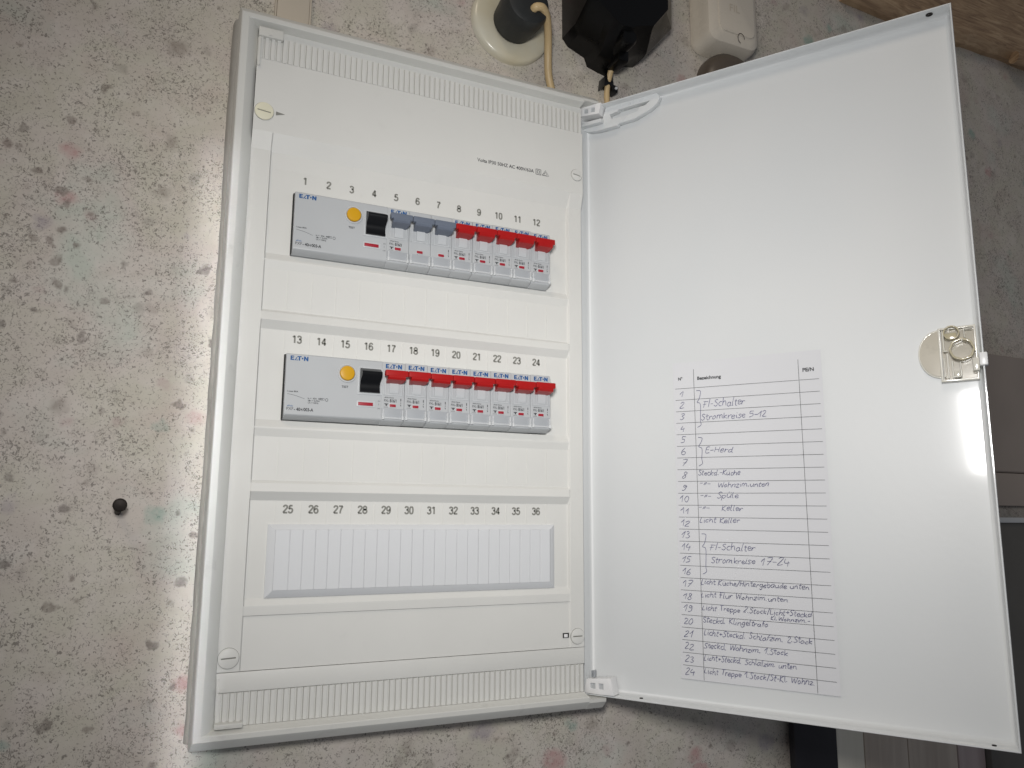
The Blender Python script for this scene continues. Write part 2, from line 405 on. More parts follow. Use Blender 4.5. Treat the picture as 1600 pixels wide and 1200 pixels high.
def ribs(name, z0, z1, ybase, parent, up):
    b = MB(); b.box(CX0, CX1, ybase, ybase+.002, z0, z1+(.0055 if up else 0))
    n = int((CX1-CX0)/.0044)
    for i in range(n):
        x = CX0+.0022+i*.0044
        e = .0017
        A = [(x-e, ybase, z0+.0002), (x-e*.78, ybase-.0022, z0+.0004), (x+e*.78, ybase-.0022, z0+.0004), (x+e, ybase, z0+.0002)]
        Bq = [(x-e, ybase, z1-.0002), (x-e*.78, ybase-.0022, z1-.0006), (x+e*.78, ybase-.0022, z1-.0006), (x+e, ybase, z1-.0002)]
        b.rings([A, Bq])
    return b.build(name, M['cover'], parent, BL, None)
ribs('ribbed_edge', .2125, .2330, -.0054, box, True)
b = MB(); b.box(CX0, CX1, -.0034, .002, -.2455, -.2329, .0003); b.build('bottom_strip', M['cover'], box, BL)
ribs('ribbed_edge', -.2675, -.2455, -.0016, box, False)
# moulded hairlines of the module grid
b = MB()
for r in ROWZ[1:]:
    for i in range(13):
        x = -.108+i*.018
        b.box(x-.00025, x+.00025, -.00045, .0005, r-.0108, r+.0056)
for r in ROWZ[:2]:
    for i in range(13):
        x = -.108+i*.018
        b.box(x-.00025, x+.00025, -.00165, .0, r-.1022, r-.0735)
    b.box(-.122, .125, -.00142, 0, r-.1024, r-.1020)
b.build('moulded_line', M['cover'], box, BL, None); 
# numbers, drawn as bold sans-serif strokes (doubled points are sharp corners)
DG = {'1': ['.9,6.9 2.7,8.7', '2.9,9 2.9,0'], '2': ['.7,6.6 1.2,8.2 2.6,8.7 4.1,8 4.2,6.2 2.8,4 1,1.6 .7,.55', '.5,.5 4.6,.5'], '3': ['.7,7 1.3,8.4 2.6,8.6 3.9,7.8 3.8,5.8 2.2,4.9', '2.2,4.9 3.8,4.4 4.3,2.8 3.8,1 2.4,.4 1.1,.9 .5,2.2'],
      '4': ['3.4,9 3.4,0', '3.3,8.6 .5,2.9', '.3,2.5 4.9,2.5'], '5': ['4.3,8.5 1.4,8.5', '1.5,8.6 1,4.6', '1,4.6 2.6,5.4 4.1,4.4 4.3,2.6 3.6,.9 2.2,.4 1,.9 .5,2.1'], '6': ['4.2,7 3.6,8.3 2.4,8.6 1.1,7.4 .6,4.6 .8,1.8 2.2,.4 3.8,.9 4.4,2.8 3.7,4.8 2.3,5.2 .9,3.8'],
      '7': ['.5,8.5 4.5,8.5', '4.4,8.4 3,5.6 2.2,2.8 1.9,0'], '8': ['2.5,4.8 1.1,5.6 1,7.5 2.5,8.6 4,7.5 3.9,5.6 2.5,4.8 .8,3.8 .7,1.6 2.5,.4 4.3,1.6 4.2,3.8 2.5,4.8'], '9': ['.8,2 1.5,.6 2.7,.4 4,1.8 4.4,4.6 4.1,7.4 2.8,8.6 1.2,7.8 .7,6 1.3,4.2 2.8,3.8 4.2,5.4'], '0': ['2.5,8.6 1.2,7.8 .7,4.5 1.2,1.2 2.5,.4 3.8,1.2 4.3,4.5 3.8,7.8 2.5,8.6']}
def number(txt, xc, z, h, y, parent):
    k_ = h/9; b = MB(); x = xc-len(txt)*5.9*k_/2
    for i_, c in enumerate(txt):
        for st in DG[c]:
            p = [tuple(map(float, q.split(','))) for q in st.split()]
            b.ribbon([(x+(a)*k_*1.12, z+q*k_) for a, q in (catmull(p, 5) if len(p) > 2 else p)], 2.0*k_, y-.000004*i_)
        x += 5.9*k_
    return b.build('row_number', M['ink_grey'], parent, (0, 0, 0), None)
n = 1
for r in ROWZ:
    for i in range(12):
        number(str(n), -.099+i*.018, r-.0028, .0056, -.00012, cover); n += 1
fit('rating_print', 'Volta IP30 50HZ AC 400V/63A', .0030, .0530, M['ink_dark'], (.0398, -.00735, .1660), cover, .012)
b = MB()
def frame_lines(b, x0, x1, z0, z1, wd, y):
    b.ribbon([(x0, z0), (x1, z0)], wd, y).ribbon([(x0, z1), (x1, z1)], wd, y).ribbon([(x0, z0), (x0, z1)], wd, y+.00001).ribbon([(x1, z0), (x1, z1)], wd, y+.00001)
frame_lines(b, .0948, .0996, .1652, .1700, .00045, -.00735); frame_lines(b, .0961, .0983, .1665, .1687, .00045, -.00735)
b.ribbon([(.1010, .1655), (.1042, .1702), (.1075, .1655), (.1010, .16552)], .00045, -.00735); b.ribbon([(.1025, .1664), (.1042, .1686), (.1058, .1664)], .0004, -.00734); b.ribbon([(.1012, .1653), (.106, .1653)], .0003, -.00735)
b.build('symbol_print', M['ink_dark'], cover, smooth=None)
# quarter-turn screws
def qscrew(x, z, r, ang, y, mat, label=None):
    b = MB(); b.lathe_y(x, z, [(r+.0004, y+.001), (r+.0004, y-.0001), (r+.0002, y-.0002)], 40, False); g = b.build('screw_seat', M['ink_grey'], box, BL)
    b = MB()
    c, s_ = math.cos(ang), math.sin(ang)
    outer = [(x+r*math.cos(t*2*math.pi/40), z+r*math.sin(t*2*math.pi/40)) for t in range(40)]
    L, W2 = r*.72, .00045
    slot = [(x+c*u-s_*v, z+s_*u+c*v) for u, v in ((-L, -W2), (L, -W2), (L, W2), (-L, W2))]
    b.prism([outer, slot], y+.0006, y-.0010, .0002)
    o = b.build('cover_screw', mat, box, BL)
    b = MB(); b.box(x-L, x+L, y-.0002, y+.0004, z-.003*abs(s_)-.0009, z+.003*abs(s_)+.0009); b.build('slot_bottom', M['ink_grey'], o)
    if label: o['label'] = label
qscrew(-.1330, .1705, .0068, math.radians(-6), -.0072, M['ivory'], 'yellowed screw head with a horizontal slot')
qscrew(.1352, .1720, .0052, math.radians(-8), -.0072, M['cover'])
qscrew(-.1335, -.2236, .0066, math.radians(3), -.0032, M['cover'])
qscrew(.1352, -.2240, .0060, 0, -.0032, M['cover'])
b = MB(); b.prism([[(-.1245, .1722), (-.1245, .1692), (-.1180, .1712)]], -.0075, -.0067); b.build('arrow_mark', M['ink_grey'], cover)
b = MB(); b.box(.1222, .1276, -.0028, -.0022, -.2248, -.2210); pk = b.build('peg_hole', M['gap_shade'], cover)  # dark patch painted for the shade inside the hole
b = MB(); b.box(.1230, .1262, -.0034, -.0024, -.2243, -.2218, .0003); b.build('peg', M['white'], cover)

# ------------------------------------------------------------------ RCD and breakers
def logo(b, x, z, wd, h, y):
    u = wd/13.0; v = h/3.0
    P = lambda pts: b.poly([(x+a*u, z+c*v) for a, c in pts], y)
    P([(0, 0), (1.05, 0), (1.05, 3), (0, 3)]); P([(1.05, 0), (2.7, 0), (2.7, .7), (1.05, .7)]); P([(.8, 1.2), (2.4, 1.2), (2.4, 1.8), (.8, 1.8)]); P([(.8, 2.35), (2.6, 2.35), (2.6, 3), (.8, 3)])
    P([(2.9, 0), (3.7, 0), (4.9, 1.9), (4.6, 2.4)]); P([(4.1, 0), (5.3, 0), (5.3, .6), (4.5, .6)])
    P([(4.9, 2.35), (8.0, 2.35), (8.0, 3), (4.9, 3)]); P([(5.9, 0), (7.0, 0), (7.0, 2.35), (5.9, 2.35)])
    b.poly([(x+(8.7+.62*math.cos(t))*u, z+(1.5+.62*math.sin(t))*v) for t in [i*math.pi/5 for i in range(10)]], y)
    P([(9.7, 0), (10.75, 0), (10.75, 3), (9.7, 3)]); P([(10.75, 3), (10.75, 1.5), (12.0, 0), (12.0, 1.5)]); P([(12.0, 0), (13, 0), (13, 3), (12.0, 3)])
    return b
YF = -.0080
def body_profile(b, x0, x1):      # side profile of a device, drawn from top to bottom
    pr = [(.0105, -.0122), (-.0072, -.0122), (YF, -.0130), (YF, -.0566), (-.0074, -.0574), (-.0012, -.0600), (.0105, -.0600)]
    return b.rings([[(x, y, z) for y, z in pr] for x in (x0, x1)])
def make_rcd(loc, label):
    t = empty('residual_current_device', loc, label, 'RCD switch', 'residual current devices')
    b = MB(); body_profile(b, .0008, .0722); o = b.build('body', M['grey_body'], t)
    bv = o.modifiers.new('b', 'BEVEL'); bv.width = .0004; bv.segments = 2
    b = MB(); b.box(.0001, .0007, -.0040, .0100, -.0598, -.0125); b.build('side_gap_shade', M['gap_shade'], t)  # dark strip painted for the shaded gap beside the body
    b = MB(); logo(b, .0036, -.0172, .0128, .0033, YF-.0001); b.build('logo', M['ink_blue'], t, smooth=None)
    cx, cz = .0452, -.0238
    b = MB(); b.lathe_y(cx, cz, [(.0070, YF+.001), (.0070, YF-.0003), (.0068, YF-.0008), (.0061, YF-.0008), (.0060, YF+.001)], 40, False); b.build('button_ring', M['grey_light'], t)
    b = MB(); b.lathe_y(cx, cz, [(.0055, YF+.001), (.0055, YF-.0018), (.0050, YF-.0024), (.0030, YF-.0027), (.0005, YF-.0027)], 40); b.build('test_button', M['yellow'], t)
    b = MB(); b.prism([[(.0536, -.0388), (.0722, -.0388), (.0722, -.0180), (.0536, -.0180)], [(.0545, -.0379), (.0713, -.0379), (.0713, -.0189), (.0545, -.0189)]], YF+.0008, YF-.0007, .0002); b.build('toggle_surround', M['grey_light'], t)
    b = MB(); pr = [(YF+.002, -.0192), (-.0098, -.0192), (-.0150, -.0218), (-.0156, -.0234), (-.0150, -.0252), (-.0100, -.0290), (-.0088, -.0320), (-.0092, -.0350), (-.0100, -.0370), (YF+.002, -.0376)]
    b.rings([[(x, y, z) for y, z in pr] for x in (.0551, .0703)]); b.build('toggle', M['black'], t)
    b = MB(); b.box(.0533, .0672, YF-.0004, YF+.001, -.0482, -.0436, .0002); o = b.build('flag_window', M['grey_light'], t)
    b = MB(); b.box(.0543, .0655, YF-.0009, YF, -.0472, -.0447, .0002); b.build('status_flag', M['flag'], o)
    y = YF-.0001
    b = texts([('TEST', .0416, y, -.0348, .0016, .02, 1.0), ('I max 80A', .0024, y, -.0406, .0011, .02, 1.2), ('In =  40A  400V', .0172, y, -.0450, .0012, .015, 1.0), ('I\u0394n = 0,03A', .0175, y, -.0466, .0012, .015, 1.0), ('Uc = 50Hz', .0175, y, -.0482, .0012, .015, 1.0),
               ('PXF', .0024, y, -.0538, .0021, .0, 1.0), ('- 40', .0078, y, -.0540, .0023, .03, .85), ('/4/', .0121, y, -.0540, .0020, .01, .8), ('003-A', .0146, y, -.0540, .0023, .03, .85), ('ON', .0692, y, -.0435, .0009, 0, 1), ('OFF', .0690, y, -.0492, .0009, 0, 1), ('I', .0698, y, -.0462, .0013, .01, 1)], M['ink_dark'], t)
    b.ribbon([(.0027, -.0420), (.0085, -.0430), (.0150, -.0450)], .00022, y); frame_lines(b, .0262, .0292, -.0452, -.0438, .0002, y)
    b.ribbon([(.0310+.0009*math.cos(a*math.pi/6), -.0448+.0011*math.sin(a*math.pi/6)) for a in range(13)], .0003, y)
    b.build('printed_symbol', M['ink_dark'], t, smooth=None)
    text('type_print', 'xPole', .0012, M['ink_blue'], (.0028, y, -.0512), t, .01, 1.1)
    return t
def breaker_parts(t, x, lev, first, last, rating):
    """one pole of a breaker, its left side at x"""
    b = MB(); pr = [(YF+.001, -.0268), (YF-.0004, -.0265), (YF-.0004, -.0372), (YF+.001, -.0375)]
    # moulded surround of the lever
    b.prism([[(x+.0024, -.0378), (x+.0160, -.0378), (x+.0160, -.0212), (x+.0024, -.0212)], [(x+.0031, -.0371), (x+.0153, -.0371), (x+.0153, -.0219), (x+.0031, -.0219)]], YF+.0006, YF-.0006, .0001)
    b.box(x+.0163, x+.0169, YF-.0008, YF, -.0378, -.0170, .0001); b.box(x+.0012, x+.0018, YF-.0008, YF, -.0378, -.0170, .0001)
    b.build('lever_surround', M['grey_light'], t)
    b = MB(); b.rings([[(xx, y, z) for y, z in [(YF+.001, -.0262), (YF-.0010, -.0262), (YF-.0013, -.0300), (YF-.0013, -.0345), (YF-.0006, -.0364), (YF+.001, -.0366)]] for xx in (x+.0058, x+.0128)])
    b.build('lever_block', M['grey_light'], t)
    # lever: wide tie bar in front, skirt narrowing back into the body
    b = MB(); b.box(x+.0001, x+.0178, -.0184, -.0140, -.0246, -.0199, .0009, 3)
    sk = lambda y, z0, z1, a, c: [(x+a, y, z0), (x+c, y, z0), (x+c, y, z1), (x+a, y, z1)]
    b.rings([sk(YF+.001, -.0290, -.0208, .0034, .0148), sk(-.0120, -.0286, -.0204, .0026, .0156), sk(-.0172, -.0270, -.0205, .0020, .0160), sk(-.0182, -.0256, -.0215, .0024, .0156)])
    b.build('lever', lev, t)
    b = MB(); b.box(x+.0060, x+.0116, YF-.0005, YF+.001, -.0473, -.0440, .0002); o = b.build('flag_window', M['grey_light'], t)
    b = MB(); b.box(x+.0064, x+.0112, YF-.0009, YF, -.0468, -.0447, .0002); b.build('status_flag', M['flag'], o)
    b = MB(); b.box(x+.0004, x+.0172, YF-.0007, YF+.001, -.0555, -.0479, .0003); b.build('lower_panel', M['grey_low'], t)
    b = MB(); b.box(x+.0022, x+.0154, YF-.0024, YF-.0005, -.0560, -.0548, .0003)
    for q in (.0006, .0158): b.box(x+q, x+q+.0012, YF-.0026, YF-.0005, -.0566, -.0490, .0003); b.box(x+q-.0004, x+q+.0016, YF-.0029, YF-.0006, -.0566, -.0538, .0004)
    b.build('label_holder', M['clear'], t)
    y = YF-.0001
    if first:
        b = MB(); logo(b, x+.0026, -.0172, .0128, .0034, y); b.build('logo', M['ink_blue'], t, smooth=None)
        b = texts([('xPole Home', x+.0024, y, -.0401, .0010, .02, 1.0), ('PXL-', x+.0020, y, -.0428, .0017, .01, .85), (rating, x+.0066, y, -.0431, .0023, .03, .72)], M['ink_dark'], t)
        b.poly([(x+.0022, -.0443), (x+.0056, -.0443), (x+.0050, -.0450), (x+.0044, -.0450), (x+.0044, -.0462), (x+.0034, -.0462), (x+.0034, -.0450), (x+.0028, -.0450)], y)
        b.ribbon([(x+.0020, -.0471), (x+.0054, -.0471)], .0002, y)
        b.build('printed_symbol', M['ink_dark'], t, smooth=None)
    if last:
        b = MB(); b.ribbon([(x+.0152, -.0400), (x+.0152, -.0420)], .0006, y).ribbon([(x+.0152, -.0428), (x+.0152, -.0438)], .0004, y).ribbon([(x+.0150, -.0445), (x+.0154, -.0458)], .0005, y)
        b.build('switch_mark', M['ink_dark'], t, smooth=None)
def make_breaker(loc, poles, lev, rating, label, cat, group):
    t = empty('circuit_breaker', loc, label, cat, group)
    b = MB()
    for p in range(poles): body_profile(b, p*.018+.00012, p*.018+.01788)
    o = b.build('body', M['grey_body'], t); bv = o.modifiers.new('b', 'BEVEL'); bv.width = .0003; bv.segments = 2
    for p in range(poles): breaker_parts(t, p*.018, lev, p == 0, p == poles-1, rating)
    return t
X0 = -.1078
r1 = make_rcd((X0, 0, ROWZ[0]), 'wide switch with yellow test button and black toggle, left in the top row')
r2 = copy_tree(r1, None, (X0, 0, ROWZ[1])); r2['label'] = 'wide switch with yellow test button and black toggle, left in the middle row'
make_breaker((X0+.072, 0, ROWZ[0]), 3, M['toggle_grey'], 'B16/3', 'three pole breaker with joined slate grey levers below the numbers 5 to 7', 'circuit breaker', 'circuit breakers')
first = make_breaker((X0+.126, 0, ROWZ[0]), 1, M['red'], 'B16/1', 'red lever breaker in the top row, touching the slate grey levers', 'circuit breaker', 'circuit breakers')
for i, nn in enumerate((9, 10, 11, 12)):
    c = copy_tree(first, None, (X0+.126+.018*(i+1), 0, ROWZ[0])); c['label'] = 'red lever breaker in the top row, '+{9: 'second of five reds, below the printed 9', 10: 'middle of the five reds, below the printed 10', 11: 'second from the right end, below 11', 12: 'at the right end, below 12'}[nn]
for i in range(8):
    nn = 17+i
    c = copy_tree(first, None, (X0+.072+.018*i, 0, ROWZ[1])); c['label'] = 'red lever breaker in the middle row, '+['next to the black toggle', 'second from the black toggle', 'third from the black toggle', 'fourth from the black toggle', 'fourth from the right end', 'third from the right end', 'second from the right end', 'at the right end'][i]

for o in [o for o in COL.objects if o.name.startswith('circuit_breaker') and not o.parent]:
    o.location.y += random.uniform(-.00025, .00025); o.location.z += random.uniform(-.00025, .00025); o.rotation_euler = (random.uniform(-.002, .002), random.uniform(-.0015, .0015), 0)
# blank strip of the third row
bs = empty('blanking_strip', (0, 0, ROWZ[2]-.0608), 'plain pale scored blanking strip closing the empty bottom row', 'blanking strip')
sx0, sx1, sz0, sz1 = -.1125, .1150, -.0004, .0502
b = MB(); rg = lambda d, y: [(sx0+d, y, sz0+d), (sx1-d, y, sz0+d), (sx1-d, y, sz1-d*.75), (sx0+d, y, sz1-d*.75)]
b.rings([rg(0, .0005), rg(0, -.0012), rg(.0006, -.0018), rg(.0050, -.0040)], False, False)
b.build('bevelled_rim', M['strip'], bs)
nseg = 24; a0, a1 = sx0+.0050, sx1-.0050; cut = .0004
step = .0090; xcur = a0; edges = [a0]+[-.0990+.0018+step*i for i in range(23)]+[a1]
segs = [(edges[i], edges[i+1]) for i in range(len(edges)-1)]
for (p, q) in segs:
    b = MB(); b.box(p+.00014, q-.00014, -.0041-.00015*random.random(), .0, sz0+.0050, sz1-.00375, .00025, 1); b.build('blank_segment', M['strip'], bs)
b = MB(); b.box(a0, a1, -.0035, .0, sz0+.0050, sz1-.00375); b.build('backing', M['strip'], bs)

# ------------------------------------------------------------------ door (local frame: x along the door, -y towards the inside face, z up)
TH = 0.9828; HX, HY = .1451, .0044
b = MB()
DW, DZ0, DZ1 = .3015, -.2712, .2426
prof = [(0.0004, .0130), (0, .0126), (0, .0004), (.0003, 0), (.0010, 0), (.0013, .0004), (.0015, .0080), (.0022, .0102), (.0034, .0114), (.0050, .01205), (.0068, .0124)]
sweep_rect(b, 0, DW, DZ0, DZ1, prof)
# slightly dished skin so the paint catches light like pressed sheet
N = 24; bm = b.bm
ix0, ix1, iz0, iz1 = .0046, DW-.0046, DZ0+.0046, DZ1-.0046
gx = [[None]*(N+1) for _ in range(N+1)]
for i in range(N+1):
    for j in range(N+1):
        u, v = i/N, j/N; edge = min(u, 1-u, v, 1-v)
        gx[i][j] = bm.verts.new((ix0+(ix1-ix0)*u, .0120+(.0003*noise.noise(Vector((u*2.2, v*3.1, .3))) if edge > 0 else 0), iz0+(iz1-iz0)*v))
for i in range(N):
    for j in range(N): bm.faces.new((gx[i][j], gx[i+1][j], gx[i+1][j+1], gx[i][j+1]))
bm.faces.new([bm.verts.new(p) for p in ((.0004, .0130, DZ0+.0004), (DW-.0004, .0130, DZ0+.0004), (DW-.0004, .0130, DZ1-.0004), (.0004, .0130, DZ1-.0004))])
door = b.build('door', M['door'], box, (HX, HY, .27), 50)
door.rotation_euler = (0, 0, -TH)
# small hole marks in the top and bottom flanges
for (x, z) in ((.2870, DZ1-.0017), (.2870, DZ0+.0017), (.0480, DZ0+.0017)):
    b = MB(); n = 20
    rr = .0024 if z > 0 else .0014
    rings = [[(x+rr*math.cos(2*math.pi*i/n), .0052+rr*.9*math.sin(2*math.pi*i/n), z+dz) for i in range(n)] for dz in (-.0003, .0003)]
    b.rings(rings); b.build('flange_hole', M['metal'], door)
# top hinge
e = mm
P = lambda pts: [(a*e, c*e) for a, c in pts]
b = MB(); b.prism([P([(-1.2, 245.2), (23, 242.9), (20.7, 232.9), (1.2, 234.6)]), P([(5.6, 241.1), (10, 240.6), (9.9, 236), (5.6, 236.6)]), P([(12.6, 240.5), (16.9, 240.0), (16.7, 235.6), (12.5, 236)])], .010, -.0018, .0003)
hb = b.build('hinge_block', M['white'], door)
b = MB(); b.box(.003, .020, -.0004, .0035, .2352, .2418); b.build('socket_floor', M['grey_body'], hb)
b = MB(); b.prism([P([(1.2, 233), (20.7, 231.6), (24.2, 241.6), (73.5, 241.2), (76, 237.6), (74, 232.2), (65.9, 227.4), (51.7, 223.0), (36.3, 222.4), (35.2, 220.6), (16.3, 220.6), (7, 222), (1.2, 224.6)]),
                   P([(28.1, 233.6), (35.5, 234.2), (36.3, 235.8), (67, 236.2), (62, 233.1), (57, 233), (54.9, 229.5), (41.6, 228.1), (29.1, 229)])], .0116, .0062, .0004)
b.box(.0165, .0350, .0052, .0108, .2204, .2216, .0003); b.box(.0015, .022, .0005, .006, .2256, .2290, .0004)
b.box(.0465, .0485, .0055, .0065, .2375, .2395, .0003)
b.build('hinge_arm', M['hinge'], door)
b = MB(); b.prism([P([(.5, -269.5), (3.3, -258.5), (24.7, -256.4), (27.3, -269.2), (16, -269.6)]), P([(6.3, -261.4), (11.0, -261.2), (11.2, -265.7), (6.6, -265.7)]), P([(14.0, -261.1), (18.2, -261), (18.4, -265.6), (14.2, -265.7)])], .010, -.0015, .0003)
hb = b.build('hinge_block', M['white'], door)
b = MB(); b.box(.005, .020, -.0002, .0035, -.2662, -.2605); b.build('socket_floor', M['grey_body'], hb)
b = MB(); b.box(.0058, .0068, .002, .006, -.2575, -.2525, .0002); b.box(.0078, .0088, .002, .006, -.2575, -.2520, .0002); b.build('hinge_pin', M['grey_low'], door)

# latch
latch = []
half = [(.2752, .0034)]+[(.2752-.0137*math.sin(math.pi*i/18), -.0140+.0172*math.cos(math.pi*i/18)) for i in range(1, 18)]+[(.2745, -.0312)]
b = MB(); b.prism([half, [(x*.92+.2745*.08, z*.92-.014*.08) for x, z in half]], .0125, .0098, .0002); lt = b.build('latch', M['latch'], door)
b = MB(); n_ = 8
def shrink(f): return [(.2748+(x-.2748)*f, -.0140+(z+.0140)*f) for x, z in half]
b.rings([[(x, .0112-.0024*f*f, z) for x, z in shrink(f)] for f in (.93, .8, .6, .4, .2, .05)]); b.build('finger_cup', M['shaded_latch_floor'], lt)
b = MB(); b.prism([[(.2748, -.0345), (.2978, -.0342), (.2978, .0040), (.2748, .0034)], [(.2762, -.0330), (.2966, -.0328), (.2966, .0026), (.2762, .0022)]], .0125, .0060, .0002)
b.build('latch_housing', M['latch'], lt)
b = MB(); b.box(.2765, .2965, .0105, .0118, -.0330, .0024); b.build('shaded_latch_floor', M['shaded_latch_floor'], lt)
b = MB()
def ring(cx, cz, ro, ri, y0, y1, n=28, wob=0, k=6):
    f = lambda r, i: (cx+(r+wob*math.cos(k*2*math.pi*i/n))*math.cos(2*math.pi*i/n), cz+(r+wob*math.cos(k*2*math.pi*i/n))*math.sin(2*math.pi*i/n))
    b.prism([[f(ro, i) for i in range(n)], [f(ri, i) for i in range(n)]], y0, y1, .00015)
ring(.2888, -.0132, .0077, .0064, .0110, .0010, 36, .00022, 8); b.build('lock_ring', M['latch_ring'], lt)
b = MB(); ring(.2832, -.0010, .0050, .0042, .0110, .0020); b.box(.2790, .2862, .0060, .0110, -.0050, -.0005, .0004); b.build('lock_drum', M['latch_ring'], lt)
b = MB()
for (x0, x1, z0, z1) in ((.2775, .2784, -.0130, .0000), (.2775, .2800, -.0139, -.0130), (.2792, .2802, -.0325, -.0150), (.2772, .2780, -.0315, -.0180), (.2820, .2828, -.0325, -.0205), (.2868, .2876, -.0315, -.0215), (.2828, .2870, -.0322, -.0314), (.2905, .2912, -.0050, .0020), (.2912, .2958, .0008, .0015)):
    b.box(x0, x1, .0035, .0112, z0, z1, .0002, 1)
b.box(.2832, .2866, .0085, .0112, -.0310, -.0270, .0004); b.build('lock_rib', M['latch'], lt)
b = MB(); b.box(.2945, .2985, .0005, .0110, -.0290, -.0200, .0008); b.build('latch_bolt', M['latch'], lt); b = MB(); b.box(.2985, .3035, -.0025, .0050, -.0262, -.0172, .0010); b.build('latch_bolt', M['white'], lt)

# ------------------------------------------------------------------ circuit list on the door
pl = empty('circuit_list', (HX, HY, -.25), 'white paper table of handwritten circuit names stuck inside the open door', 'paper list')
pl.rotation_euler = (0, 0, -TH)
PO = (0, 0, .25)
b = MB(); n = 16
rows = []
for i in range(n+1):
    z = -.2520+(.2520-.0020)*i/n
    rows.append([(.0795+(.1962-.0795)*j/n+(0 if j else 0), .0108-.00015*noise.noise(Vector((i*.5, j*.5, 0))), z) for j in range(n+1)])
b.rings(rows, False, False, closed=False); b.build('sheet', M['paper'], pl, PO)
YP = .01045
HS = .0094783
for i in range(24):
    z = -.0236-.0094783*i*1.0
    dz = -.0008 if True else 0
    b = MB(); b.ribbon([(.0812, z), (.14, z+dz*.5), (.1940, z+dz)], .00027, YP); b.build('ruled_line', M['ink_dark'], pl, PO, None)
for xa, xb_ in ((.0971, .0978), (.1794, .1807)):
    b = MB(); b.ribbon([(xa, -.0083), (xb_, -.2515)], .00032, YP+.00002); b.build('column_line', M['ink_dark'], pl, PO, None)
fit('printed_heading', 'N\u00b0', .0024, .0036, M['ink_dark'], (.0838, YP, -.0166), pl, .03).location.z += .25
fit('printed_heading', 'Bezeichnung', .0026, .0195, M['ink_dark'], (.0999, YP, -.0174), pl, .03).location.z += .25
fit('printed_heading', 'PE/N', .0027, .0082, M['ink_dark'], (.1822, YP, -.0180), pl, .03).location.z += .25

